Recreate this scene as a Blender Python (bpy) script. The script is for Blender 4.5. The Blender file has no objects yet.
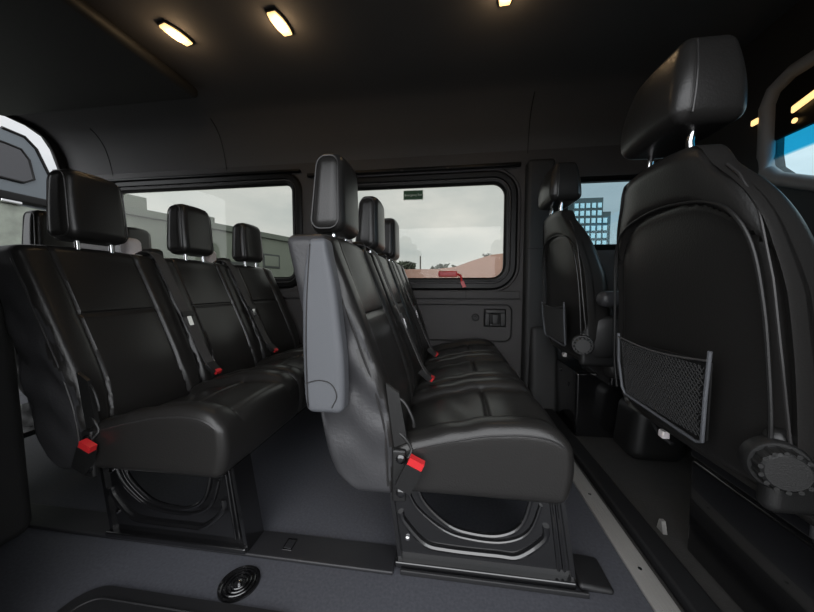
import bpy, bmesh, math, random
from mathutils import Vector, Matrix
random.seed(7)
C = bpy.context.scene.collection
R = math.radians

# ---------------------------------------------------------------- materials
def mat(name, col, rough=.5, metal=0, bump=0, bscale=60, spec=.5, coat=0, var=0, vscale=8, emit=None, estr=0, detail=4):
    m = bpy.data.materials.new(name); m.use_nodes = True
    n = m.node_tree.nodes; l = m.node_tree.links; b = n['Principled BSDF']
    b.inputs['Base Color'].default_value = (*col, 1); b.inputs['Roughness'].default_value = rough
    b.inputs['Metallic'].default_value = metal; b.inputs['Specular IOR Level'].default_value = spec
    b.inputs['Coat Weight'].default_value = coat
    tc = n.new('ShaderNodeTexCoord')
    if var:
        t = n.new('ShaderNodeTexNoise'); t.inputs['Scale'].default_value = vscale; t.inputs['Detail'].default_value = 5
        l.new(tc.outputs['Object'], t.inputs['Vector'])
        r = n.new('ShaderNodeMapRange'); r.inputs['To Min'].default_value = 1-var; r.inputs['To Max'].default_value = 1+var
        l.new(t.outputs['Fac'], r.inputs['Value'])
        x = n.new('ShaderNodeVectorMath'); x.operation = 'SCALE'; x.inputs[0].default_value = col
        l.new(r.outputs['Result'], x.inputs['Scale']); l.new(x.outputs['Vector'], b.inputs['Base Color'])
    if bump:
        t = n.new('ShaderNodeTexNoise'); t.inputs['Scale'].default_value = bscale; t.inputs['Detail'].default_value = detail
        l.new(tc.outputs['Object'], t.inputs['Vector'])
        u = n.new('ShaderNodeBump'); u.inputs['Strength'].default_value = bump; u.inputs['Distance'].default_value = .004
        l.new(t.outputs['Fac'], u.inputs['Height']); l.new(u.outputs['Normal'], b.inputs['Normal'])
    if emit:
        b.inputs['Emission Color'].default_value = (*emit, 1); b.inputs['Emission Strength'].default_value = estr
    return m

def glass_mat(name, tint, tint2=None, z0=0, z1=1):
    m = bpy.data.materials.new(name); m.use_nodes = True
    n = m.node_tree.nodes; l = m.node_tree.links; n.clear()
    o = n.new('ShaderNodeOutputMaterial'); mx = n.new('ShaderNodeMixShader')
    t = n.new('ShaderNodeBsdfTransparent'); t.inputs['Color'].default_value = (*tint, 1)
    g = n.new('ShaderNodeBsdfGlossy'); g.inputs['Roughness'].default_value = .02
    lw = n.new('ShaderNodeLayerWeight'); lw.inputs['Blend'].default_value = .5
    pw = n.new('ShaderNodeMath'); pw.operation = 'POWER'; pw.inputs[1].default_value = 4; l.new(lw.outputs['Facing'], pw.inputs[0])
    f = n.new('ShaderNodeMath'); f.operation = 'MULTIPLY_ADD'; f.inputs[1].default_value = .5; f.inputs[2].default_value = .018; l.new(pw.outputs[0], f.inputs[0])
    if tint2:
        tc = n.new('ShaderNodeTexCoord'); s = n.new('ShaderNodeSeparateXYZ'); l.new(tc.outputs['Object'], s.inputs[0])
        mr = n.new('ShaderNodeMapRange'); mr.inputs['From Min'].default_value = z0; mr.inputs['From Max'].default_value = z1
        l.new(s.outputs['Z'], mr.inputs['Value'])
        mc = n.new('ShaderNodeMix'); mc.data_type = 'RGBA'
        mc.inputs['A'].default_value = (*tint, 1); mc.inputs['B'].default_value = (*tint2, 1)
        l.new(mr.outputs['Result'], mc.inputs['Factor']); l.new(mc.outputs['Result'], t.inputs['Color'])
    l.new(f.outputs[0], mx.inputs[0]); l.new(t.outputs[0], mx.inputs[1]); l.new(g.outputs[0], mx.inputs[2])
    l.new(mx.outputs[0], o.inputs[0])
    return m

M = dict(
 leather=mat('black_leather', (.018,.0172,.0165), .31, bump=.12, bscale=260, spec=.5, detail=2),
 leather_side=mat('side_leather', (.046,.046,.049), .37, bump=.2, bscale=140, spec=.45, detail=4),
 piping=mat('piping', (.028,.027,.027), .34, spec=.5),
 plastic=mat('black_plastic', (.012,.012,.012), .42, bump=.15, bscale=400),
 plastic_grey=mat('grey_plastic', (.10,.105,.115), .55, bump=.2, bscale=500),
 gloss=mat('glossy_black_paint', (.006,.006,.0065), .2, spec=.8, coat=.8),
 chrome=mat('chrome', (.75,.75,.76), .12, metal=1),
 red=mat('red_plastic', (.62,.025,.03), .35, emit=None),
 belt=mat('belt_webbing', (.055,.053,.053), .6, bump=.3, bscale=700),
 floor=mat('floor_vinyl', (.068,.070,.082), .6, bump=.15, bscale=300, var=.45, vscale=140),
 cabfloor=mat('cab_floor', (.05,.048,.046), .75, bump=.3, bscale=200, var=.2, vscale=30),
 rubber=mat('rubber', (.010,.010,.011), .55, bump=.1, bscale=200),
 rail=mat('rail_cover', (.018,.018,.020), .42, bump=.15, bscale=300),
 alu=mat('aluminium', (.32,.31,.295), .5, metal=.2, bump=.12, bscale=300),
 wall=mat('wall_trim', (.058,.055,.055), .6, bump=.2, bscale=350, var=.08, vscale=5),
 pillar=mat('pillar_trim', (.022,.022,.022), .58, bump=.2, bscale=350),
 head=mat('headliner', (.095,.094,.096), .85, bump=.2, bscale=500, var=.06, vscale=4),
 seal=mat('window_rubber', (.006,.006,.006), .38, spec=.25),
 bezel=mat('grey_bezel', (.26,.26,.27), .5),
 white=mat('offwhite_plastic', (.78,.73,.73), .5),  # white of the cable plug; also whitens belt guide covers for rear daylight
 lens=mat('lamp_lens', (1,.8,.5), .3, emit=(1,.62,.25), estr=1.5),
 bulb=mat('lamp_bulb', (1,.9,.7), .3, emit=(1,.83,.52), estr=14),
 green=mat('sign_green', (.02,.085,.035), .5),
 signwhite=mat('sign_lettering', (.75,.85,.75), .5),
 bldg=mat('render_wall', (.115,.13,.11), .8, var=.12, vscale=1.2),
 bldgtop=mat('parapet', (.09,.105,.09), .8),
 dark=mat('dark_opening', (.03,.035,.035), .5),
 ground=mat('outside_ground', (.16,.155,.15), .9, var=.2, vscale=1),
 brick=mat('brown_wall', (.28,.17,.14), .9, var=.15, vscale=2),
 leaf=mat('leaves', (.035,.045,.03), .8, var=.4, vscale=10),
 bark=mat('bark', (.04,.033,.028), .9),
 tower=mat('tower_block', (.045,.06,.06), .7),
 towerwin=mat('tower_glass', (.45,.62,.66), .3),
 vehicle=mat('vehicle_paint', (.12,.14,.155), .3, metal=.3, spec=.6, coat=.4),
 vehicle_low=mat('vehicle_lower', (.30,.33,.28), .55, var=.45, vscale=9),
 darkglass=mat('dark_glass', (.05,.05,.055), .1, spec=.7),
 mesh=mat('net', (.045,.045,.045), .7),
 wood=mat('pale', (.55,.5,.46), .7),
)
M['glass'] = glass_mat('tinted_glass', (.83,.84,.80))
M['cabglass'] = glass_mat('cab_glass', (.60,.71,.745))
M['windglass'] = glass_mat('windscreen_glass', (.82,.95,.99), (.12,.60,.80), 1.275, 1.288)

# ---------------------------------------------------------------- helpers
def link(name, bm, m, parent=None, smooth=True, kind=None, label=None):
    me = bpy.data.meshes.new(name)
    bmesh.ops.recalc_face_normals(bm, faces=bm.faces)
    bm.to_mesh(me); bm.free()
    if smooth:
        for p in me.polygons: p.use_smooth = True
        try: me.set_sharp_from_angle(angle=R(38))
        except Exception: pass
    o = bpy.data.objects.new(name, me); C.objects.link(o)
    me.materials.append(M[m] if isinstance(m, str) else m)
    if parent is not None:
        o.parent = parent
        o.matrix_parent_inverse = Matrix.Translation(-Vector(root_loc(parent)))
    if kind: o['kind'] = kind
    if label: o['label'] = label
    return o
def root_loc(o):
    p = Vector(o.location)
    return p
def empty(name, loc, label=None, cat=None, group=None, kind=None):
    o = bpy.data.objects.new(name, None); o.location = loc; o.empty_display_size = .05; C.objects.link(o)
    tag(o, label, cat, group, kind); return o
def tag(o, label=None, cat=None, group=None, kind=None):
    if label: o['label'] = label
    if cat: o['category'] = cat
    if group: o['group'] = group
    if kind: o['kind'] = kind
    return o
def lerp_tab(tab, x):
    if x <= tab[0][0]: return tab[0][1]
    for (a, b), (c, d) in zip(tab, tab[1:]):
        if x <= c: return b+(d-b)*(x-a)/(c-a)
    return tab[-1][1]
def smooth_tab(tab, x, w=.03):
    return sum(lerp_tab(tab, x+k*w) for k in (-1, -.5, 0, .5, 1))/5
def rbox(hx, hy, hz, r, n, fn=None, bm=None):
    """box of half sizes h with rounded edges r; n inner subdivisions per axis; fn maps every point"""
    bm = bm or bmesh.new()
    def coords(h, k):
        a = [math.tan(R(x))*r for x in (45, 33.7, 22.5, 11.2)]
        left = [-(h-r)-t for t in a]; mid = [-(h-r)+2*(h-r)*i/k for i in range(k+1)]
        return left+mid+[-t for t in left[::-1]]
    H = (hx, hy, hz); cs = [coords(h, k) for h, k in zip(H, n)]; V = {}
    def vert(i, j, k):
        key = (i, j, k)
        if key not in V:
            p = [cs[0][i], cs[1][j], cs[2][k]]
            q = [max(-(h-r), min(h-r, c)) for c, h in zip(p, H)]
            d = Vector([a-b for a, b in zip(p, q)])
            p = Vector(q)+d.normalized()*r if d.length > 1e-9 else Vector(p)
            V[key] = bm.verts.new(fn(*p) if fn else p)
        return V[key]
    L = [len(c)-1 for c in cs]
    for ax in range(3):
        b, c = [a for a in range(3) if a != ax]
        for side in (0, L[ax]):
            for i in range(L[b]):
                for j in range(L[c]):
                    q = []
                    for di, dj in ((0,0),(1,0),(1,1),(0,1)):
                        k = [0,0,0]; k[ax] = side; k[b] = i+di; k[c] = j+dj; q.append(vert(*k))
                    bm.faces.new(q)
    return bm
def box(x0, x1, y0, y1, z0, z1, r=.004, bm=None, n=1, f=None):
    cx, cy, cz = (x0+x1)/2, (y0+y1)/2, (z0+z1)/2
    hx, hy, hz = abs(x1-x0)/2, abs(y1-y0)/2, abs(z1-z0)/2
    r = min(r, hx*.95, hy*.95, hz*.95)
    g = (lambda x, y, z: f(x+cx, y+cy, z+cz)) if f else (lambda x, y, z: Vector((x+cx, y+cy, z+cz)))
    return rbox(hx, hy, hz, r, (n,n,n), g, bm)
def tube(pts, r, bm=None, seg=10, closed=False, caps=True):
    bm = bm or bmesh.new(); pts = [Vector(p) for p in pts]; rings = []; N = len(pts); up = None
    for i, p in enumerate(pts):
        a = pts[(i-1) % N] if (i or closed) else p; b = pts[(i+1) % N] if (i < N-1 or closed) else p
        t = (b-a).normalized()
        if up is None: up = t.orthogonal().normalized()
        up = (up-t*up.dot(t)).normalized(); s = t.cross(up)
        rr = r[i] if isinstance(r, (list, tuple)) else r
        rings.append([bm.verts.new(p+(up*math.cos(2*math.pi*k/seg)+s*math.sin(2*math.pi*k/seg))*rr) for k in range(seg)])
    for i in range(N if closed else N-1):
        A, B = rings[i], rings[(i+1) % N]
        for k in range(seg): bm.faces.new((A[k], A[(k+1)%seg], B[(k+1)%seg], B[k]))
    if not closed and caps: bm.faces.new(rings[0]); bm.faces.new(rings[-1])
    return bm
def ribbon(pts, wdir, w, th, bm=None):
    """flat strap along pts; wdir is the width direction"""
    bm = bm or bmesh.new(); pts = [Vector(p) for p in pts]; W = Vector(wdir).normalized(); rings = []
    for i, p in enumerate(pts):
        t = (pts[min(i+1, len(pts)-1)]-pts[max(i-1, 0)]).normalized(); ww = (W-t*W.dot(t)).normalized(); n = t.cross(ww)
        rings.append([bm.verts.new(p+ww*a*w/2+n*b*th/2) for a, b in ((-1,-1),(1,-1),(1,1),(-1,1))])
    for A, B in zip(rings, rings[1:]):
        for k in range(4): bm.faces.new((A[k], A[(k+1)%4], B[(k+1)%4], B[k]))
    bm.faces.new(rings[0]); bm.faces.new(rings[-1]); return bm
def lathe(prof, centre, axis, bm=None, seg=32, sx=1, sy=1):
    """prof = (radius, height) list turned about axis through centre"""
    bm = bm or bmesh.new(); a = Vector(axis).normalized(); u = a.orthogonal().normalized(); v = a.cross(u); c = Vector(centre); rings = []
    for r, h in prof:
        rings.append([bm.verts.new(c+a*h+(u*math.cos(2*math.pi*k/seg)*sx+v*math.sin(2*math.pi*k/seg)*sy)*max(r, 1e-5)) for k in range(seg)])
    for A, B in zip(rings, rings[1:]):
        for k in range(seg): bm.faces.new((A[k], A[(k+1)%seg], B[(k+1)%seg], B[k]))
    bm.faces.new(rings[0]); bm.faces.new(rings[-1]); return bm
def prism(poly, ax, a0, a1, bm=None, holes=()):
    """polygon (2-D) extruded along axis ax ('x','y','z') from a0 to a1, with holes"""
    bm = bm or bmesh.new()
    mk = {'x': lambda p, a: Vector((a, p[0], p[1])), 'y': lambda p, a: Vector((p[0], a, p[1])), 'z': lambda p, a: Vector((p[0], p[1], a))}[ax]
    for a in (a0, a1):
        es = []
        for loop in (poly, *holes):
            vs = [bm.verts.new(mk(p, a)) for p in loop]
            es += [bm.edges.new((vs[i], vs[(i+1) % len(vs)])) for i in range(len(vs))]
        bmesh.ops.triangle_fill(bm, use_beauty=True, use_dissolve=False, edges=es)
    for loop in (poly, *holes):
        n = len(loop)
        A = [bm.verts.new(mk(p, a0)) for p in loop]; B = [bm.verts.new(mk(p, a1)) for p in loop]
        for i in range(n): bm.faces.new((A[i], A[(i+1)%n], B[(i+1)%n], B[i]))
    bmesh.ops.remove_doubles(bm, verts=bm.verts, dist=1e-5)
    return bm
def rrect(x0, x1, z0, z1, r, seg=8):
    P = []
    for cx, cz, a0 in ((x1-r, z1-r, 0), (x0+r, z1-r, 90), (x0+r, z0+r, 180), (x1-r, z0+r, 270)):
        for k in range(seg+1):
            a = R(a0+90*k/seg); P.append((cx+r*math.cos(a), cz+r*math.sin(a)))
    return P
def ring(x0, x1, z0, z1, r, prof, bm=None, mk=None):
    """closed frame: prof = list of (outward offset, depth)"""
    bm = bm or bmesh.new(); mk = mk or (lambda x, z, d: Vector((x, d, z))); loops = []
    for off, d in prof:
        loops.append([bm.verts.new(mk(p[0], p[1], d)) for p in rrect(x0-off, x1+off, z0-off, z1+off, r+off)])
    n = len(loops[0])
    for i in range(len(loops)):
        A, B = loops[i], loops[(i+1) % len(loops)]
        for k in range(n): bm.faces.new((A[k], A[(k+1)%n], B[(k+1)%n], B[k]))
    return bm
def bez(pts, n=8):
    """Catmull-Rom through pts"""
    P = [Vector(p) for p in pts]; P = [P[0]*2-P[1]]+P+[P[-1]*2-P[-2]]; out = []
    for i in range(1, len(P)-2):
        for k in range(n):
            t = k/n; a, b, c, d = P[i-1:i+3]
            out.append(.5*((2*b)+(c-a)*t+(2*a-5*b+4*c-d)*t*t+(3*b-a-3*c+d)*t**3))
    out.append(P[-2]); return out
def gauss(x, w): return math.exp(-(x/w)**2)

# ---------------------------------------------------------------- the benches
FRONT = [(.22,-.128),(.389,-.135),(.497,-.163),(.616,-.207),(.723,-.247),(.855,-.298)]
REAR = [(.215,-.200),(.235,-.262),(.302,-.300),(.427,-.325),(.576,-.345),(.699,-.369),(.86,-.402)]
def xf(z): return smooth_tab(FRONT, z)
def xr(z): return smooth_tab(REAR, z)
CY = (.915, 1.325, 1.735); HW = .2065

def backrest(cy):
    hz = .324; cz = .220+hz
    def fn(x, y, z):
        Z = z+cz; u = (x/.07+1)/2; f = xf(Z); r = xr(Z)
        X = r+(f-r)*u
        if x > .045:
            k = min(1, (x-.045)/.02)
            ye = .122+max(0, .45-Z)*.12
            inn = 1/(1+math.exp((abs(y)-ye)/.006))
            d = .010*(1-inn)*max(0, math.cos((abs(y)-.165)/.06*1.2))
            d -= .009*gauss(abs(y)-ye, .0045)
            d -= .008*gauss(Z-.655, .005)*inn
            d += .008*inn*math.cos(y/ye*1.5)*abs(math.sin((Z-.655)*7.0))
            X += d*k
        side = abs(y)/HW
        # light wrinkles on the upholstered flank
        W = 0
        if side > .97: W = .0055*math.sin(Z*52+X*34+.8*math.sin(X*60))*gauss(Z-.5, .2)
        Y = cy+y+(W if y > 0 else -W)
        Z2 = Z - .012*max(0, z/hz)**6*(abs(y)/HW)**3
        return Vector((X, Y, Z2))
    return rbox(.07, HW, hz, .026, (6, 76, 110), fn)

ZTOP = [(-.14,.335),(-.12,.35),(-.02,.380),(.08,.404),(.16,.412),(.22,.408),(.255,.392),(.28,.365)]
def cushion(cy):
    x0, x1 = -.135, .277; hx = (x1-x0)/2; cx = (x0+x1)/2
    def fn(x, y, z):
        v = (z/.08+1)/2; X = x+cx; zt = smooth_tab(ZTOP, X, .02); Z = .232+(zt-.232)*v
        if z > .05:
            k = min(1, (z-.05)/.02); ye = .125
            inn = 1/(1+math.exp((abs(y)-ye)/.005))
            d = -.024*inn*max(0, 1-gauss(X-.275, .045)) - .005*gauss(abs(y)-ye, .004)+.008*(1-inn)*math.cos((abs(y)-.166)/.04*1.4)
            d += .009*inn*math.cos(y/ye*1.4)
            d -= .009*gauss(X-.105, .005)*inn
            d += .002*math.sin(X*60+y*25)*gauss(X-.02, .08)
            Z += d*k
        if x > hx-.03: X += .012*math.sin(v*math.pi)-.012*(1-v)
        return Vector((X, cy+y, Z))
    return rbox(hx, HW, .08, .024, (62, 60, 10), fn)

def headrest(cy):
    def fn(x, y, z):
        k = (z+.115)/.23
        w = 1-.10*abs(k-.42)**2*2-.05*k
        t = 1-.30*k
        X = -.340 + x*t + .012*(k-.5) + (.006*math.cos(y/.1*1.4) if x > .03 else 0)
        if x > .02: X -= .0035*gauss(abs(y)-.088, .004)
        Z = .991+z + .006*math.cos(y/.1*1.5)*(1 if z > .08 else 0)
        return Vector((X, cy+y*w, Z))
    return rbox(.050, .095, .109, .033, (10, 44, 24), fn)

def build_bench():
    root = empty('bench_seat', (.07, 1.33, 0),
        'triple black leather bench seat in the middle row beside the right window', 'bench seat', 'passenger bench seats')
    for i, cy in enumerate(CY):
        s = []
        s.append(link('seat_cushion', cushion(cy), 'leather', root))
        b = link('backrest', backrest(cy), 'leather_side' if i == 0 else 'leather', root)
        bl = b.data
        if i == 0:            # flank gets the lighter, duller leather, face and top the glossy one
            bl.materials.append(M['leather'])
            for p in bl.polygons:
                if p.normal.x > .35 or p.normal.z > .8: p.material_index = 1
        s.append(b)
        h = link('headrest', headrest(cy), 'leather', root); s.append(h)
        # piping round the near face of the headrest
        for sg in (-1, 1):
            pts = []
            for x, z in rrect(-.036, .037, -.093, .093, .026, 6):
                k = (z+.115)/.23; w = 1-.10*abs(k-.42)**2*2-.05*k
                pts.append((-.340+x*(1-.30*k)*1.12+.012*(k-.5), cy+sg*(.0898)*w, .991+z*1.06))
            p = link('piping', tube(pts, .0024, closed=True, seg=6), 'piping', h); s.append(p)
        for sg in (-1, 1):
            pt = link('post', lathe([(.0065,0),(.0065,.09)], (-.333, cy+sg*.05, .83), (0,0,1), seg=14), 'chrome', h, label='chrome headrest post')
            s.append(pt)
            bz = link('post_sleeve', lathe([(.015,0),(.016,.006),(.012,.012),(.008,.014)], (-.333, cy+sg*.05, .845), (0,0,1), seg=16), 'plastic', b)
            s.append(bz)
        # piping down both front edges of the backrest and along the cushion edges
        for sg in (-1, 1):
            pts = [(xf(z)-.016, cy+sg*(HW-.001), z) for z in [.25+.57*k/30 for k in range(31)]]
            s.append(link('piping', tube(pts, .0028, seg=6), 'piping', b))
        cp = s[0]
        for sg in (-1, 1):
            pts = [(x, cy+sg*(HW-.002), smooth_tab(ZTOP, x, .02)-.016-(.03 if x > .26 else 0)*(x-.26)/.02) for x in [-.118+.375*k/24 for k in range(25)]]
            s.append(link('piping', tube(pts, .0026, seg=6), 'piping', cp))
        for o in s: o['seat_index'] = i
    # shoulder belts over the joint between neighbouring seats
    for j, by in enumerate((1.12, 1.53)):
        s = []
        g = link('belt_guide', box(-.41, -.325, by+.018, by+.082, .835, .903, .02), 'plastic', root); s.append(g)
        gc = link('guide_cover', box(-.415, -.36, by-.040, by+.022, .835, .940, .022), 'white', g, label='grey plastic belt guide cover, coloured near-white for rear daylight'); s.append(gc)  # grey cover whitened in colour to show daylight from the rear doorway
        pts = bez([(-.36, by, .874), (-.320, by, .882), (-.272, by, .850), (-.226, by, .74), (-.166, by, .60), (-.102, by, .45), (-.075, by+.003, .408)], 6)
        st = link('seat_belt', ribbon(pts, (0,1,0), .042, .003), 'belt', root); s.append(st)
        def on(z):
            return lerp_tab([(p.z, p.x) for p in reversed(pts)], z)
        z = .60; x = on(z)+.004
        t = link('belt_tongue', ribbon([(x-.006, by, z+.022), (x+.006, by, z-.02)], (0,1,0), .020, .004), 'chrome', st, label='steel belt tongue'); s.append(t)
        t2 = link('tongue_grip', ribbon([(x-.012, by, z+.036), (x-.005, by, z+.016)], (0,1,0), .052, .008), 'plastic', st); s.append(t2)
        bk = link('buckle', ribbon([(-.105, by, .425), (-.065, by-.004, .395)], (0,1,.1), .032, .02), 'plastic', root); s.append(bk)
        rb = link('release_button', ribbon([(-.069, by-.004, .401), (-.058, by-.005, .393)], (0,1,.1), .024, .016), 'red', bk, label='red release button'); s.append(rb)
        for o in s: o['seat_index'] = j
    s = []
    # near end: buckle on a stalk, hinge cover, bolts
    bm = bmesh.new(); a = Vector((-.106, .693, .258)); b = Vector((-.078, .688, .318))
    ribbon([a+(b-a)*k/4 for k in range(5)], (1,0,-.4), .040, .02, bm)
    bk = link('buckle', bm, 'plastic', root); s.append(bk)
    d = (b-a).normalized()
    rb = link('release_button', ribbon([b-d*.006, b+d*.018], (1,0,-.4), .036, .017), 'red', bk, label='red release button'); s.append(rb)
    s.append(link('buckle_stalk', ribbon([(-.118, .700, .245), (-.105, .698, .262), (-.098, .694, .268)], (1,0,-.4), .018, .006), 'plastic', bk))
    hg = link('hinge_cover', box(-.134, -.100, .700, .715, .216, .345, .006), 'plastic', root); s.append(hg)
    for x, z in ((-.112, .325), (-.112, .243)):
        s.append(link('bolt', lathe([(.011,0),(.011,.004),(.007,.007),(.004,.0075)], (x, .7005, z), (0,-1,0), seg=18), 'gloss', hg))
    s.append(link('hinge_bracket', prism([(-.150,.50),(-.118,.478),(-.098,.36),(-.130,.345)], 'y', .712, .722), 'plastic', root, smooth=False))
    s.append(link('recliner_loop', tube(bez([(-.13, .72, .47), (-.105, .715, .455), (-.085, .71, .42), (-.082, .71, .40)], 5), .004, seg=8), 'plastic', root))
    s.append(link('recliner_loop', tube(bez([(-.13, .72, .385), (-.105, .712, .372), (-.088, .71, .345), (-.095, .70, .328)], 5), .004, seg=8), 'plastic', root))
    for o in s: o['seat_index'] = 0
    # stamped steel pedestals
    for j, (py, sg) in enumerate(((.765, 1), (1.84, -1))):
        outer = [(-.150,.245),(-.120,.012),(.298,.012),(.262,.245)]
        hole = bez([(-.085,.235,0),(-.060,.180,0),(.0,.128,0),(.06,.112,0),(.13,.115,0),(.18,.15,0),(.205,.235,0)], 5)
        hole = [(p.x, p.y) for p in hole]
        p = link('pedestal', prism(outer, 'y', py-.004, py+.004, holes=[hole]), 'gloss', root, smooth=False); p['seat_index'] = 0 if j == 0 else 2
        kids = []
        yo = py-.006*sg
        kids.append(link('hole_rim', tube([(x, yo, z) for x, z in hole], .006, seg=8), 'gloss', p))
        for off, rr in ((.018, .0045),):
            P2 = [((x-.06)*1.16+.06, yo, z-.016) for x, z in hole if z < .23]
            kids.append(link('pressed_rib', tube(P2, rr, seg=8), 'gloss', p))
        P3 = bez([(-.122,yo,.15),(-.112,yo,.125),(-.060,yo,.072),(.0,yo,.062),(.12,yo,.062),(.175,yo,.066),(.232,yo,.115),(.236,yo,.15)], 5)
        kids.append(link('pressed_rib', tube(P3, .008, seg=8), 'gloss', p))
        kids.append(link('base_flange', box(-.135, .305, py-.022, py+.022, .010, .026, .004), 'gloss', p))
        kids.append(link('front_flange', prism([(.262,.245),(.298,.012),(.308,.012),(.272,.245)], 'y', py-.012, py+.06*sg), 'gloss', p, smooth=False))
        kids.append(link('pressed_rib', tube([(.243,yo,.235),(.268,yo,.04)], .0035, seg=8), 'gloss', p))
        kids.append(link('pressed_rib', tube([(.254,yo,.235),(.281,yo,.04)], .0035, seg=8), 'gloss', p))
        kids.append(link('rear_flange', prism([(-.156,.245),(-.126,.012),(-.116,.012),(-.146,.245)], 'y', py-.012, py+.05*sg), 'gloss', p, smooth=False))
        for x, z in ((-.128, .20), (-.112, .08)):
            kids.append(link('bolt', lathe([(.006,0),(.006,.004),(.003,.006)], (x+.008, py-.005*sg, z), (0,-sg,0), seg=12), 'chrome', p))
        for o in kids: o['seat_index'] = p['seat_index']
    f = link('seat_frame', box(-.12, .25, .74, 1.92, .222, .240, .006), 'gloss', root); f['seat_index'] = 1
    # folded armrest on the flank of the nearest backrest (middle row only)
    def arm(x, y, z):
        Z = .640+z
        l_ = smooth_tab([(.44,-.322),(.47,-.330),(.59,-.333),(.71,-.331),(.78,-.324),(.84,-.310)], Z, .02)
        r_ = smooth_tab([(.44,-.238),(.48,-.234),(.57,-.235),(.73,-.252),(.83,-.272)], Z, .02)
        return Vector((l_+(r_-l_)*(x/.036+1)/2, .679+y, Z))
    a = link('armrest', rbox(.036, .025, .198, .014, (8, 8, 40), arm), 'plastic_grey', root, label='grey folded armrest'); a['seat_index'] = 0
    pts = [(-.318+.012*(1-k)*k*4*-.6+.012*k, .6535, .455+.37*k) for k in [i/12 for i in range(13)]]
    q = link('armrest_seam', tube(pts, .0014, seg=6), 'piping', a); q['seat_index'] = 0
    c = [(-.322, .6535, .512), (-.290, .6535, .520), (-.262, .6535, .512), (-.250, .6535, .485), (-.262, .6535, .458)]
    q = link('pivot_cap', tube(bez(c, 5), .0014, seg=6), 'piping', a); q['seat_index'] = 0
    return root
def kids(o): return [c for c in bpy.data.objects if c.parent == o]
def copy_tree(o, parent=None, skip=lambda x: False):
    c = o.copy(); C.objects.link(c)
    if parent is not None: c.parent = parent; c.matrix_parent_inverse = o.matrix_parent_inverse.copy()
    for ch in kids(o):
        if not skip(ch): copy_tree(ch, c, skip)
    return c
bench = build_bench()
no_arm = lambda o: o.name.startswith(('armrest', 'pivot_cap'))
bench2 = copy_tree(bench, skip=no_arm); bench2.location.x -= .845; bench2.location.y -= .02
hinge = Vector((-.13, 0, .25)); lean = Matrix.Translation(hinge) @ Matrix.Rotation(R(-3.2), 4, 'Y') @ Matrix.Translation(-hinge)
for ch in kids(bench2):                 # this row is reclined a little further
    if ch.name.startswith('buckle') and ch.get('seat_index') == 0 and len(kids(ch)) == 2: ch.location.x -= .02; ch.location.z -= .012
    if ch.name.split('.')[0] in ('headrest', 'backrest', 'belt_guide', 'seat_belt'): ch.matrix_basis = lean
    if ch.name.startswith('headrest'): ch.matrix_basis = Matrix.Translation((.032, 0, .007)) @ lean
tag(bench2, 'triple black leather bench seat in the rear row at the left of the photo', 'bench seat')
bench3 = copy_tree(bench, skip=lambda o: no_arm(o) or o.get('seat_index') == 0); bench3.location.x -= 1.66
tag(bench3, 'double black bench seat at the very back, only its headrests showing', 'bench seat')
for o in bpy.data.objects:
    if 'seat_index' in o: del o['seat_index']

# ---------------------------------------------------------------- floor and rails
f = link('floor', box(-3.0, .463, .15, 2.04, -.05, 0, .003), 'floor', kind='structure')
f = link('floor', box(.519, 1.75, .15, 2.04, -.06, -.012, .003), 'cabfloor', kind='structure')
st = link('sill_strip', box(.4635, .5185, .15, 2.0, -.03, .006, .0025), 'alu')
tag(st, 'ribbed aluminium sill strip across the floor in front of the middle bench', 'trim strip')
for k in range(6):
    link('screw', lathe([(.005,0),(.005,.002),(.002,.003)], (.49, .25+.29*k, .0055), (0,0,1), seg=14), 'chrome', st)
for k in range(5):
    link('groove', box(.470+.010*k, .4715+.010*k, .16, 1.99, .0055, .0072, .0005), 'alu', st)
ch = link('cable_channel', box(.535, .60, .3, 2.0, -.012, .022, .009), 'rubber')
tag(ch, 'low black plastic channel on the cab floor beside the sill strip', 'floor channel')
def rail(y0, y1, label):
    o = link('floor_rail', box(-2.4, -.135-.002, y0, y1, .0005, .011, .004), 'rail'); 
    tag(o, label, 'floor rail', 'seat rails along the floor')
    link('slot', box(-.452, -.424, y0+.025, y1-.02, .010, .0125, .001), 'gloss', o)
    link('slot', box(-.449, -.427, y0+.030, y1-.025, .011, .0132, .001), 'rail', o)
    return o
rail(.728, .812, 'flat black seat rail cover nearest the camera, under both bench ends')
rail(1.80, 1.885, 'flat black seat rail cover along the far window wall')
def cap(x, y, z): return Vector((x, y, z*(1-.35*max(0, (x-.33)/.07)) if z > .006 else z))
ec = link('rail_end_cap', box(.312, .392, .748, .846, .0005, .020, .010, f=cap, n=4), 'rubber')
tag(ec, 'black rounded rail end cap in front of the near middle pedestal', 'end cap')
link('skirt', box(-.12, .33, .733, .741, .0005, .014, .003), 'rubber', ec)

# floor anchor cup
cup = empty('floor_anchor_cup', (-.508, .657, 0), 'glossy black round anchor cup set in the floor at bottom left', 'floor anchor')
link('bowl', lathe([(.048,.0006),(.047,.0045),(.042,.005),(.039,.003),(.033,.002),(.0,.0016)], (-.508,.657,0), (0,0,1), seg=40), 'gloss', cup)
for r in (.035, .026, .017):
    link('ring', tube([(-.508+r*math.cos(a), .657+r*math.sin(a), .0042) for a in [2*math.pi*k/28 for k in range(28)]], .0026, closed=True, seg=8), 'gloss', cup)
link('stud', lathe([(.006,.002),(.006,.008),(.003,.010)], (-.508,.657,0), (0,0,1), seg=16), 'chrome', cup, label='small steel stud')
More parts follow.
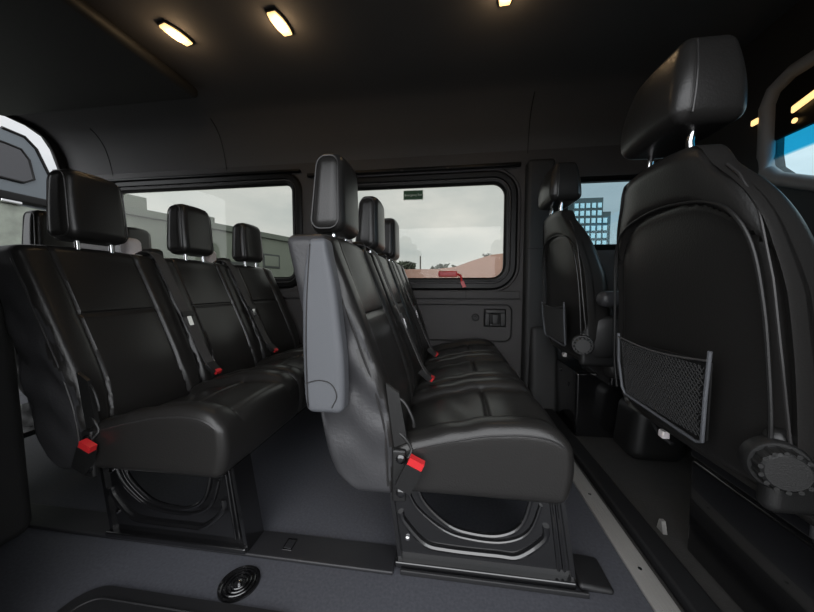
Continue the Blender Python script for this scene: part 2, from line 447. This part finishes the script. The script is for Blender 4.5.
# entry step tread
def bent(x, y, z): return Vector((x, y+.03*(x+.8)/.5*(.0), z))
step = link('entry_step_mat', prism(rrect(-.86, -.30, .30, .602, .06), 'z', .0005, .010), 'rubber')
tag(step, 'black rubber entry step mat at the bottom edge of the photo', 'step mat')
link('raised_lip', tube([(x, y, .011) for x, y in rrect(-.83, -.33, .33, .572, .045)], .002, closed=True, seg=8), 'rubber', step)

# ---------------------------------------------------------------- far wall with windows
W1 = (-2.45, -1.075, .80, 1.425, .045); W2 = (-.80, .330, .790, 1.370, .075); W3 = (.70, 1.22, .985, 1.355, .04)
WY = 2.02
wall_poly = [(-3.0,-.05),(1.75,-.05),(1.75,1.62),(-3.0,1.62)]
holes = [rrect(w[0]-.02, w[1]+.02, w[2]-.02, w[3]+.02, w[4]+.02) for w in (W1, W2, W3)]
link('wall_far', prism(wall_poly, 'y', WY, WY+.05, holes=holes), 'wall', smooth=False, kind='structure')
for i, (w, gm) in enumerate(((W1,'glass'),(W2,'glass'),(W3,'cabglass'))):
    o = empty('window_%d' % (i+1), ((w[0]+w[1])/2, WY, w[2]), kind='structure')
    x0, x1, z0, z1, r = w
    if i < 2:
        link('window_frame', ring(x0, x1, z0, z1, r, [(.0,WY+.028),(.0,WY+.012),(.010,WY+.006),(.014,WY-.006),(.026,WY-.008),(.029,WY+.002),(.036,WY+.002),(.040,WY-.014),(.066,WY-.016),(.078,WY-.008),(.084,WY+.012),(.030,WY+.02)]), 'seal', o)
        if i == 1:
            link('frame_highlight', ring(x0, x1, z0, z1, r, [(.090,WY-.004),(.094,WY-.010),(.098,WY-.004),(.094,WY+.001)]), 'wall', o)
    else:
        link('window_frame', ring(x0, x1, z0, z1, r, [(0,WY+.028),(0,WY-.004),(.012,WY-.012),(.030,WY-.008),(.034,WY+.003)]), 'seal', o)
    g = rrect(x0-.016, x1+.016, z0-.016, z1+.016, r+.016)
    link('pane', prism(g, 'y', WY+.022, WY+.026), gm, o, smooth=False)
# header rail of the right window
tr = link('trim_1', box(-.95, .42, WY-.028, WY+.002, 1.462, 1.485, .006), 'seal', kind='structure')
for x in (-.62, -.31, -.02): link('clip', box(x-.008, x+.008, WY-.032, WY-.026, 1.462, 1.474, .002), 'plastic', tr)
link('trim_2', box(-2.6, -1.0, WY-.028, WY+.002, 1.498, 1.516, .006), 'seal', kind='structure')
# waist ledge and lower trim panel
tr = link('trim_3', box(-2.9, .43, WY-.026, WY+.002, .655, .706, .007), 'wall', kind='structure')
link('joint', box(.098, .101, WY-.0275, WY-.02, .66, .712, .0005), 'seal', tr)
tr = link('trim_4', prism([(-2.9,.05),(.43,.05),(.43,.645),(-2.9,.645)], 'y', WY-.02, WY+.001, holes=[rrect(-.75, .385, .385, .622, .045)]), 'wall', smooth=False, kind='structure')
link('trim_5', ring(-.745, .380, .390, .617, .040, [(0,WY-.006),(.0,WY-.020),(.004,WY-.0235),(.009,WY-.0225),(.010,WY-.012)]), 'pillar', kind='structure')
# latch bracket and round cap in that panel
lb = empty('latch_bracket', (.28, WY-.01, .53), 'black plastic latch bracket on the far lower wall panel', 'latch')
link('back_plate', box(.213, .350, WY-.012, WY-.001, .478, .592, .012), 'seal', lb)
link('top_bar', box(.218, .345, WY-.030, WY-.010, .562, .590, .007), 'plastic', lb)
for x0, x1 in ((.216, .252), (.312, .348)):
    link('arm', box(x0, x1, WY-.028, WY-.010, .482, .568, .008), 'plastic', lb)
link('keeper', box(.262, .302, WY-.030, WY-.010, .495, .560, .006), 'plastic', lb)
link('bottom_bar', box(.240, .325, WY-.024, WY-.010, .484, .502, .005), 'plastic', lb)
rc = link('round_cap', lathe([(.024,0),(.024,.006),(.019,.009),(.017,.006),(.008,.006),(.006,.010)], (.162, WY-.001, .536), (0,-1,0), seg=28), 'pillar')
tag(rc, 'small round black cap left of the latch bracket on the wall panel', 'cap')
# exit sticker
sg = empty('exit_sign', (-.24, WY+.021, 1.325), 'small green emergency exit sticker on the top of the right window', 'sign')
link('backing', prism(rrect(-.307, -.177, 1.295, 1.357, .008, 4), 'y', WY+.0195, WY+.0215), 'signwhite', sg, smooth=False)
link('green_field', prism(rrect(-.303, -.181, 1.299, 1.353, .006, 4), 'y', WY+.0185, WY+.020), 'green', sg, smooth=False)
def text(s, loc, size, m, parent, name='lettering'):
    c = bpy.data.curves.new(name, 'FONT'); c.body = s; c.size = size; c.extrude = .0004; c.align_x = 'CENTER'; c.align_y = 'CENTER'
    t = bpy.data.objects.new(name, c); C.objects.link(t)
    dg = bpy.context.evaluated_depsgraph_get(); me = bpy.data.meshes.new_from_object(t.evaluated_get(dg))
    bpy.data.objects.remove(t)
    me.transform(Matrix.Translation(loc) @ Matrix.Rotation(R(90), 4, 'X'))
    me.materials.clear(); me.materials.append(M[m])
    o = bpy.data.objects.new(name, me); C.objects.link(o); o.parent = parent
    o.matrix_parent_inverse = Matrix.Translation(-Vector(parent.location)); return o
text('Emergency Exit', (-.242, WY+.0182, 1.326), .0185, 'signwhite', sg)
# red pull tab
rt = empty('emergency_pull_tab', (0, WY-.01, .82), 'red plastic pull tab hanging at the bottom of the right window', 'pull tab')
link('handle', box(-.075, .045, WY-.022, WY-.006, .795, .832, .012), 'red', rt)
link('cord', tube(bez([(.045, WY-.02, .812), (.066, WY-.024, .80), (.072, WY-.024, .772), (.078, WY-.03, .745)], 5), .007, seg=8), 'red', rt)
link('tag', ribbon([(.074, WY-.034, .765), (.090, WY-.036, .728)], (1,0,.3), .022, .004), 'red', rt)

# headliner: side curve and ceiling, one sheet with thickness
def sheet(poly, x0, x1, n, th, bm=None, f=None):
    bm = bm or bmesh.new(); top = []; L = []
    for i in range(n+1):
        x = x0+(x1-x0)*i/n
        a = [bm.verts.new((x, y, z)) for y, z in poly]; b = [bm.verts.new((x, y, z+th)) for y, z in poly]
        L.append(a+b[::-1])
    m = len(L[0])
    for A, B in zip(L, L[1:]):
        for k in range(m): bm.faces.new((A[k], A[(k+1)%m], B[(k+1)%m], B[k]))
    bm.faces.new(L[0]); bm.faces.new(L[-1]); return bm
side = [(p.x, p.y) for p in bez([(2.03,1.478,0),(2.02,1.56,0),(2.0,1.66,0),(1.965,1.75,0),(1.90,1.815,0),(1.80,1.850,0),(1.50,1.861,0)], 6)]
near = [(2.62-y-.0, z) for y, z in reversed(side)]
near = [(max(-.3, y-.5), z) for y, z in near]
link('ceiling', sheet(side+[(1.2,1.86),(.8,1.858)]+near, -2.862, 1.42, 1, .05), 'head', kind='structure')
# joints between the headliner panels
for k, x in enumerate((-2.47, -1.55, .46)):
    link('trim_%d' % (6+k), tube([(x, y-.001, z-.001) for y, z in side[:26]], .0022, seg=6), 'seal', kind='structure')
link('trim_13', box(-2.8, -1.42, .75, 1.66, 1.795, 1.858, .03, n=3), 'pillar', kind='structure')
# cab roof: overhead shelf and header

# ---------------------------------------------------------------- pillars
def bp(x, y, z):
    return Vector((x, y, z))
pl = link('trim_10', box(.447, .60, 1.935, 2.03, -.01, 1.478, .022, n=8), 'pillar', kind='structure')
link('joint', box(.4455, .602, 1.9335, 1.95, .955, .959, .0005), 'seal', pl)
link('base_cover', box(.47, .63, 1.86, 2.0, -.012, .50, .03, n=4, f=lambda x, y, z: Vector((x+.02*z, y+.12*z, z))), 'pillar', pl)
# rear wall around the open rear doorway
out = [(.0,-.05),(2.07,-.05),(2.07,1.92),(.0,1.92)]
hole = [(.25,.0),(1.985,.0),(1.99,1.0),(1.985,1.50),(1.955,1.62),(1.925,1.72),(1.88,1.79),(1.80,1.825),(1.66,1.84),(.25,1.85)]
link('wall_rear', prism(out, 'x', -2.87, -2.85, holes=[hole]), 'pillar', smooth=False, kind='structure')
rim = bez([(-2.845,)+p for p in hole[1:9]], 5)
link('trim_11', tube(rim, .008, seg=8), 'seal', kind='structure')
# near wall: rear quarter behind the sliding door opening, and the cab door
link('wall_near', prism([(-2.85,-.05),(-.84,-.05),(-.84,1.9),(-2.85,1.9)], 'y', .06, .42), 'pillar', smooth=False, kind='structure')  # out of view; thickened inward to shade the rear bench
link('wall_near', prism([(.58,-.05),(1.45,-.05),(1.45,1.9),(.58,1.9)], 'y', .30, .45), 'pillar', smooth=False, kind='structure')  # out of view; brought inward to keep door light off the cab seat's side
arch = link('trim_12', box(-2.9, -1.245, .10, .735, 0, .80, .04, n=8, f=lambda x, y, z: Vector((x+(.80-z)*.03 if x > -1.5 else x, y, z))), 'pillar', kind='structure')
# cab front with the windscreen opening
WX = 1.35
fr2 = [(1.572,1.30),(1.578,1.50),(1.555,1.55),(1.49,1.578),(.28,1.58),(.28,.98),(1.3,1.09),(1.385,1.135),(1.515,1.195),(1.560,1.24)]
frame = [(1.60,1.30),(1.606,1.51),(1.578,1.575),(1.50,1.608),(.25,1.61),(.25,.95),(1.3,1.06),(1.395,1.10),(1.535,1.168),(1.588,1.222)]
link('wall_cab', prism([(.06,-.05),(2.02,-.05),(2.02,1.88),(.06,1.88)], 'x', WX+.01, WX+.06, holes=[fr2]), 'pillar', smooth=False, kind='structure')
w4 = empty('window_4', (WX, .9, 1.0), kind='structure')
fb = tube([(WX+.004, (a[0]+b[0])/2, (a[1]+b[1])/2) for a, b in zip(frame, fr2)], .027, closed=True, seg=12)
link('window_frame', fb, 'bezel', w4)
link('pane', prism(fr2, 'x', WX+.03, WX+.035), 'windglass', w4, smooth=False)
link('shade_band', prism([(.3,1.355),(1.572,1.355),(1.57,1.50),(1.55,1.545),(1.49,1.57),(.3,1.57)], 'x', WX+.012, WX+.028), 'seal', w4, smooth=False)
# emissive shapes standing in for warm lamp reflections around the windscreen
for k, (y, z, sx, nm) in enumerate(((1.50,1.385,.014,'smallest round warm reflected glow above the windscreen'),(1.44,1.452,.0,'long warm reflected glow above the windscreen at the right edge'),(1.60,1.46,.0,'warm reflected glow left of the windscreen frame by the headrest'))):
    if k == 0: b = lathe([(.010,0),(.010,.004),(.006,.006)], (WX+.006, 1.478, 1.392), (-1,0,0), seg=16)
    elif k == 1: b = rbox(.006, .062, .014, .006, (2,6,2), lambda x, y, z: Vector((WX+.0+x, 1.425+y, 1.452+z-.25*y)))
    else: b = rbox(.006, .016, .013, .006, (2,2,2), lambda x, y, z: Vector((WX-.02+x, 1.617+y, 1.458+z)))
    o = link('reflected_glow', b, 'lens'); tag(o, nm, 'lamp', 'warm reflected glows in the cab')

# ---------------------------------------------------------------- roof lamps
names = ('warm lit roof lamp at the far left, furthest from the cab', 'warm lit roof lamp in the middle of the three', 'warm lit roof lamp cut by the top edge, nearest the cab')
for (x, y, a), nm in zip(((-1.215,1.295,76),(-.728,1.305,84),(.203,1.285,88)), names):
    L = empty('roof_lamp', (x, y, 1.855), nm, 'lamp', 'roof lamps')
    ca, sa = math.cos(R(a)), math.sin(R(a))
    def mk(u, v, z, x=x, y=y, ca=ca, sa=sa): return Vector((x+u*ca-v*sa, y+u*sa+v*ca, z))
    def lb_(hu, hv, z0, z1, r): return rbox(hu, hv, (z1-z0)/2, r, (4,3,1), lambda p, q, w: mk(p*(1-.0*q), q*(1-.35*abs(p/hu)**2.2), (z0+z1)/2+w))
    link('bezel', lb_(.067, .035, 1.850, 1.862, .005), 'plastic', L)
    link('lens', lb_(.060, .029, 1.845, 1.854, .004), 'lens', L, label='glowing amber lens')
    link('bulb', lb_(.030, .017, 1.840, 1.848, .003), 'bulb', L, label='bright bulb patch')
    d = bpy.data.lights.new('lamp_light', 'POINT'); d.energy = .6; d.color = (1,.66,.36); d.shadow_soft_size = .025
    lo = bpy.data.objects.new('lamp_light', d); C.objects.link(lo); lo.parent = L; lo.location = (0,0,-.04)

# ---------------------------------------------------------------- front seats
def front_seat(cy, dx, near, label):
    root = empty('cab_seat', (.62+dx, cy, 0), label, 'cab seat', 'cab seats')
    XB = [(.36,.522),(.46,.502),(.6,.486),(.74,.475),(.89,.464),(1.0,.452)]
    def bk(z): return smooth_tab(XB, z)
    def half(z): return lerp_tab([(.36,.235),(.46,.262),(.6,.256),(.74,.244),(.86,.222),(.93,.188),(.98,.14)], z)
    def fn(x, y, z):
        Z = .69+z; u = (x/.07+1)/2; X = bk(Z)+dx+.135*u*(1-.5*max(0, min(1, (Z-.72)/.25)))+(.02*math.sin((Z-.36)*4.9) if u < .5 else 0)
        h = smooth_tab([(k*.02+.3, half(k*.02+.3)) for k in range(38)], Z, .03); Y = cy+y/.22*h
        if x < -.045:
            k = min(1, (-x-.045)/.015); w = abs(y)/.22
            # hard shell panel: raised rounded area with a groove round it
            top = .905-.045*(w/.75)**4
            e = max(abs(y)-.203, Z-top)
            X += k*(.014/(1+math.exp(e/.006)) + .008*gauss(e, .006)-.02*w**2*.0)
            X += .018*k*w**3
        Z += -.018*(abs(y)/.22)**2*max(0, (z/.33))**2
        return Vector((X, Y, Z))
    b = link('backrest', rbox(.07, .22, .325, .032, (6, 80, 90), fn), 'leather', root)
    for sgn in (-1, 1):
        pts = [(bk(z)+dx+.020+.012, cy+sgn*(half(z)-.007), z) for z in [.40+.55*k/24 for k in range(25)]]
        link('piping', tube(pts, .0024, seg=6), 'piping', b)
    pts = []
    for z, q in ((.42,.925),(.5,.925),(.6,.925),(.7,.925),(.8,.92),(.862,.83),(.892,.64),(.906,.3),(.910,0)):
        h = smooth_tab([(k*.02+.3, half(k*.02+.3)) for k in range(38)], z, .03)
        pts.append((bk(z)+dx+.005+.02*math.sin((z-.36)*4.9), q*h, z))
    pts = bez([(x, cy-q, z) for x, q, z in pts]+[(x, cy+q, z) for x, q, z in pts[::-1][1:]], 6)
    link('shell_edge', tube(pts, .0034, seg=8), 'plastic', b)
    # headrest
    def hf(x, y, z):
        k = (z+.08)/.16
        w = 1.0-(.75 if y > 0 else .25)*max(0, k-.2)**1.8-.10*max(0, 1-k)**3
        X = .488+dx+x*(1-.30*max(0, k)**1.5)-.004*k; 
        if x < 0: X -= .020*math.cos(y/.13*1.35)*(1-k*.3)*math.sin(max(0,min(1,k))*math.pi*.8+.3)
        return Vector((X, cy-.030+y*w, 1.126+z))
    h = link('headrest', rbox(.062, .112, .082, .024, (10, 30, 20), hf), 'leather', root)
    pts = []
    for s in [i/16 for i in range(17)]:
        k = .08+.84*s; z = -.08+.16*k; w = 1.0-.25*max(0, k-.2)**1.8-.10*max(0, 1-k)**3
        pts.append((.488+dx-.040*(1-.30*max(0, k)**1.5)-.004*k, cy-.030-.112*w, 1.126+z))
    link('piping', tube(pts, .0022, seg=6), 'piping', h)
    for s in (-.062, .066):
        link('post', tube([(.480+dx, cy-.03+s, 1.06), (.474+dx, cy-.03+s, 1.02), (.480+dx, cy-.03+s, .965)], .007, seg=12), 'chrome', h, label='chrome headrest post')
        link('post_sleeve', lathe([(.016,0),(.017,.008),(.012,.014)], (.480+dx, cy-.03+s, .975), (-.1,0,1), seg=16), 'plastic', b)
    # map pocket
    def px(z): return bk(z)+dx-.004
    y0, y1 = cy-.170, cy+.138
    pk = link('map_pocket', prism([(y0+.028,.430),(y1,.425),(y1,.585),(y0,.590)], 'x', 0, .003), 'plastic', b, smooth=False)
    me = pk.data
    for v in me.vertices: v.co.x += px(v.co.z)-.006
    bm = bmesh.new()
    for i in range(-18, 32):
        for sgn in (1, -1):
            ya = y0+.006+i*.0105 if sgn > 0 else y0+.006+(i+.0)*.0105
            za, zb = .432, .580
            dy = (zb-za)*.85*sgn
            pa = []
            for t in [k/12 for k in range(13)]:
                y = ya+dy*t+(0 if sgn > 0 else .12); z = za+(zb-za)*t
                if y0+.006+.03*(.59-z)/.16 < y < y1-.004: pa.append((px(z)-.009, y, z))
            if len(pa) > 1: tube(pa, .0011, bm, seg=4, caps=False)
    link('net', bm, 'mesh', pk)
    fr = [(y1,.600),(y1+.010,.52),(y1+.008,.445),(y1-.005,.428),(y0+.05,.418),(y0+.034,.425),(y0+.014,.52),(y0-.004,.612)]
    link('pocket_frame', tube([(px(z)-.010, y, z) for y, z in fr], .0036, seg=8), 'plastic_grey', pk)
    link('elastic_hem', tube([(px(z)-.011, y, z) for y, z in [(y1+(y0-y1)*t, .590+.004*t-.012*math.sin(t*math.pi)) for t in [k/12 for k in range(13)]]], .0024, seg=6), 'belt', pk)
    # seat base cushion beyond the back
    c = link('seat_cushion', box(.62+dx, 1.10+dx, cy-.23, cy+.23, .30, .44, .045, n=10), 'leather', root)
    r = link('recliner_cover', box(.515+dx, .66+dx, cy-.250, cy-.215, .36, .50, .018, n=6), 'plastic', root)
    kb = link('recliner_knob', lathe([(.040,-.01),(.040,.010),(.037,.014),(.032,.014),(.030,.032),(.026,.036),(.0,.036)], (.522+dx, cy-.243, .447), (-.35,-1,0), seg=36), 'plastic', root)
    bm = bmesh.new()
    ax = Vector((-.35,-1,0)).normalized(); u = ax.orthogonal().normalized(); v = ax.cross(u)
    for k in range(14):
        a = 2*math.pi*k/14; c0 = Vector((.522+dx, cy-.243, .447))+(u*math.cos(a)+v*math.sin(a))*.030
        tube([c0+ax*.014, c0+ax*.035], .0036, bm, seg=8)
    link('grip_ribs', bm, 'plastic', kb)
    link('seat_frame', box(.67+dx, 1.05+dx, cy-.16, cy+.14, .255, .305, .01), 'gloss', root)
    link('cable', tube(bez([(.60+dx, cy+.19, .43), (.58+dx, cy+.17, .37), (.575+dx, cy+.12, .33), (.585+dx, cy+.08, .315)], 6), .005, seg=8), 'rubber', root)
    link('cable_plug', box(.565+dx, .583+dx, cy+.085, cy+.105, .325, .345, .003), 'white', root, label='small white cable plug')
    return root
s1 = front_seat(.805, 0, True, 'large black leather front seat with net pocket, right foreground')
link('seat_box', box(.665, 1.05, .62, .935, -.012, .257, .012), 'gloss', s1)
link('foot_bracket', prism([(.985,-.012),(1.015,-.012),(1.006,.022),(.995,.022)], 'x', .640, .652), 'alu', s1, smooth=False)
s2 = front_seat(1.545, 0, True, 'black leather cab seat on the far side, beside the blue-tinted cab window')
s2.location.z += .055
link('seat_box', box(.62, 1.0, 1.60, 1.90, -.012, .31, .012), 'gloss', s2)
link('seat_armrest', box(.545, .85, 1.21, 1.275, .655, .715, .028, n=6), 'leather_side', s2)
for y, z in ((1.68, .335), (1.57, .29)):
    link('bolt', lathe([(.010,0),(.010,.006),(.005,.008)], (.574, y, z-.03), (-1,0,0), seg=14), 'chrome', s2)
link('seat_side_cover', lathe([(.078,0),(.080,.012),(.070,.020),(.03,.024),(.0,.024)], (.60, 1.30, .535), (-.25,-1,0), seg=36, sx=1.1, sy=.95), 'plastic', s2)
# black moulded cover on the cab floor between the seats
cc = link('floor_console', box(.76, .98, 1.38, 1.57, -.012, .235, .05, n=8, f=lambda x, y, z: Vector((x+.10*max(0, z), y, z))), 'plastic')
tag(cc, 'black moulded floor cover standing between the two cab seats', 'floor cover')

# ---------------------------------------------------------------- outdoors
g = link('ground', box(-40, 40, -20, 60, -.75, -.55, .01), 'ground', kind='structure')
def oriented_block(a, b, h, depth):
    a = Vector((*a, 0)); b = Vector((*b, 0)); d = (b-a).normalized(); n = Vector((-d.y, d.x, 0))
    if n.x > 0: n = -n
    return a, b, d, n
bw = empty('warehouse', (-9, 9, -.55), 'long pale green-grey warehouse outside the left window', 'building')
a, b, d, n = oriented_block((-9.17,7.8), (-6.6,16.3), 3, 6)
def obox(p, L, D, z0, z1, r=.02):
    def f(x, y, z):
        q = p+d*x+n*y; return Vector((q.x, q.y, z))
    return box(0, L, 0, D, z0, z1, r, f=f)
Ln = (b-a).length
link('wall', obox(a, Ln, 5, -.55, 2.80), 'bldg', bw)
link('parapet', obox(a-n*.12-d*.1, Ln+.2, 5.2, 2.80, 3.02), 'bldgtop', bw)
link('raised_end', obox(a-n*.05-d*.25, .75, 5, 2.9, 3.38), 'bldg', bw)
link('roof_vent', obox(a+d*2.3+n*.3, .5, .5, 3.0, 3.3), 'bldgtop', bw)
for t, w, z0, z1 in ((4.6, .9, 1.55, 2.15), (7.0, .7, 1.6, 2.2)):
    w_ = link('window', obox(a+d*t-n*.03, w, .06, z0, z1), 'dark', bw)
    link('pane', obox(a+d*(t+.08)-n*.05, w-.16, .03, z0+.08, z1-.08), 'bldg', w_)
link('door', obox(a+d*2.9-n*.03, 1.5, .06, -.5, 1.7), 'dark', bw)
# right window: brown boundary wall, chimney, tree
hw = link('boundary_wall', prism([(-3.2,-.55),(4.5,-.55),(4.5,2.05),(2.6,2.05),(1.5,1.93),(.8,1.72),(.2,1.5),(-.5,1.42),(-3.2,1.42)], 'y', 12.0, 12.4), 'brick', smooth=False)
tag(hw, 'low brown boundary wall outside the right window', 'wall')
cm = empty('chimney_building', (-2.3, 11.2, -.55), 'narrow pale chimney building at the left of the right window', 'building')
link('shaft', box(-2.55, -1.98, 11.0, 11.5, -.55, 1.85, .02), 'bldg', cm)
link('stack', box(-2.20, -2.03, 11.1, 11.3, 1.85, 2.35, .02), 'bldgtop', cm)
link('cap', box(-2.24, -1.99, 11.06, 11.34, 2.3, 2.4, .02), 'dark', cm)
def tree(x, y, h, r, label, n=160):
    t = empty('tree', (x, y, -.55), label, 'tree', 'trees outside the right window')
    bm = bmesh.new(); tube([(x, y, -.55), (x+.03, y, h*.5), (x, y, h-.1*r)], [.06,.05,.02], bm, seg=8)
    for k in range(7):
        a = k*.9; tube([(x, y, h-.7*r), (x+math.cos(a)*r*.8, y+math.sin(a)*r*.5, h+.25*r*math.sin(k*2.1))], [.02,.006], bm, seg=5)
    link('trunk', bm, 'bark', t)
    bm = bmesh.new(); rn = random.Random(int(x*100))
    for k in range(n):
        a = rn.random()*6.28; q = math.sqrt(rn.random()); zz = rn.uniform(-.5,.5)
        p = Vector((x+math.cos(a)*q*r, y+math.sin(a)*q*r*.6, h+zz*r*(1-q*.6)))
        s = rn.uniform(.05,.12)*r/.4
        vs = [bm.verts.new(p+Vector((rn.uniform(-1,1), rn.uniform(-1,1), rn.uniform(-1,1)))*s) for _ in range(4)]
        for i, j, l in ((0,1,2),(0,2,3),(0,1,3),(1,2,3)): bm.faces.new((vs[i], vs[j], vs[l]))
    link('crown', bm, 'leaf', t)
tree(-1.85, 12.9, 1.62, .42, 'round dark tree beyond the brown wall, just right of the far headrests', 220)
tree(-.25, 13.4, 1.45, .55, 'low twiggy tree behind the red pull tab', 110)
tree(1.45, 12.9, 2.02, .20, 'tiny dark bush at the right end of the brown wall', 40)
pole = link('pole', lathe([(.03,0),(.025,2.55)], (-1.22, 12.8, -.55), (0,0,1), seg=8), 'bark'); tag(pole, 'thin dark pole beside the round tree outside', 'pole')
# tower block outside the cab window
tb = empty('tower_block', (5.7, 14, -.55), 'dark tower block with a grid of pale windows outside the cab window', 'building')
link('wall', box(5.05, 6.23, 14, 17, -.55, 4.42, .02), 'tower', tb)
link('wing', box(6.23, 6.56, 14.05, 17, -.55, 3.85, .02), 'tower', tb)
for i in range(6):
    for j in range(6):
        x = 5.08+i*.225; z = 2.45+j*.31
        if i >= 5 and j >= 4: continue
        if z+.22 < (4.4 if i < 5 else 3.85):
            link('window', box(x+.035, x+.185, 13.97, 14.02, z, z+.20, .005), 'towerwin', tb)
# parked vehicle behind the van
v = empty('pickup_truck', (-5.2, 2.4, -.55), 'blue-grey pickup with a hard canopy parked beyond the open rear doorway', 'truck')
prof = [(.9,.55),(3.15,.55),(3.16,1.3),(3.116,1.79),(3.088,1.96),(2.965,2.27),(2.873,2.36),(2.70,2.375),(1.2,2.36),(.95,2.1)]
link('canopy', prism(prof, 'x', -6.4, -4.6), 'vehicle', v, smooth=False)
wr = [(1.3,1.86),(2.83,1.86),(2.92,1.92),(2.89,2.12),(2.83,2.21),(2.7,2.225),(1.3,2.215)]
w = link('rear_window', prism(wr, 'x', -4.615, -4.585), 'darkglass', v, smooth=False)
link('window_seal', tube([(-4.59, y, z) for y, z in wr], .014, closed=True, seg=6), 'seal', w)
link('edge_moulding', tube([(-4.60, y, z) for y, z in prof[2:8]], .016, seg=8), 'seal', v)
link('ledge', box(-4.62, -4.52, 1.0, 3.16, 1.63, 1.72, .02), 'seal', v)
link('handle', box(-4.60, -4.50, 2.60, 2.76, 1.60, 1.63, .01), 'chrome', v)
link('tailgate', box(-4.62, -4.555, 1.0, 3.12, .60, 1.60, .02), 'vehicle_low', v)
link('body', box(-6.6, -4.62, .95, 3.2, .0, .60, .05), 'vehicle', v)
link('bumper', box(-4.65, -4.40, .95, 3.2, -.15, .25, .04), 'alu', v)
for y in (1.25, 2.9):
    link('wheel', lathe([(.10,0),(.34,.01),(.38,.06),(.38,.2),(.34,.25),(.1,.26)], (-5.6, y-.13, -.17), (0,1,0), seg=32), 'rubber', v)

# ---------------------------------------------------------------- sky
w = bpy.data.worlds.new('World'); bpy.context.scene.world = w; w.use_nodes = True
n = w.node_tree.nodes; l = w.node_tree.links; n.clear()
o = n.new('ShaderNodeOutputWorld'); bg = n.new('ShaderNodeBackground'); l.new(bg.outputs[0], o.inputs[0])
tc = n.new('ShaderNodeTexCoord')
no = n.new('ShaderNodeTexNoise'); no.inputs['Scale'].default_value = 3.2; no.inputs['Detail'].default_value = 6; no.inputs['Roughness'].default_value = .55
mp = n.new('ShaderNodeMapping'); mp.inputs['Scale'].default_value = (1,1,2.4); l.new(tc.outputs['Generated'], mp.inputs[0]); l.new(mp.outputs[0], no.inputs[0])
cr = n.new('ShaderNodeValToRGB'); cr.color_ramp.elements[0].position = .32; cr.color_ramp.elements[1].position = .72
cr.color_ramp.elements[0].color = (.60,.64,.67,1); cr.color_ramp.elements[1].color = (.92,.90,.91,1)
l.new(no.outputs['Fac'], cr.inputs[0]); l.new(cr.outputs[0], bg.inputs['Color'])
# the overcast sky is brighter on the side of the open sliding door, towards the hidden sun
sp = n.new('ShaderNodeSeparateXYZ'); l.new(tc.outputs['Generated'], sp.inputs[0])
mr = n.new('ShaderNodeMapRange'); mr.interpolation_type = 'SMOOTHSTEP'; mr.inputs['From Min'].default_value = .1; mr.inputs['From Max'].default_value = -.9
mr.inputs['To Min'].default_value = 1.12; mr.inputs['To Max'].default_value = 4.7
l.new(sp.outputs['Y'], mr.inputs['Value']); l.new(mr.outputs[0], bg.inputs['Strength'])

# ---------------------------------------------------------------- camera
cd = bpy.data.cameras.new('camera'); cam = bpy.data.objects.new('camera', cd); C.objects.link(cam)
cd.sensor_width = 36; cd.lens = 310*36/814; cd.clip_start = .02; cd.clip_end = 200
cam.location = (0, 0, .73); cam.rotation_euler = (R(90-3.5), 0, R(7.9))
sc = bpy.context.scene; sc.camera = cam
sc.view_settings.view_transform = 'Standard'; sc.view_settings.look = 'None'; sc.view_settings.gamma = 1
sc.view_settings.use_curve_mapping = False; sc.view_settings.exposure = 0
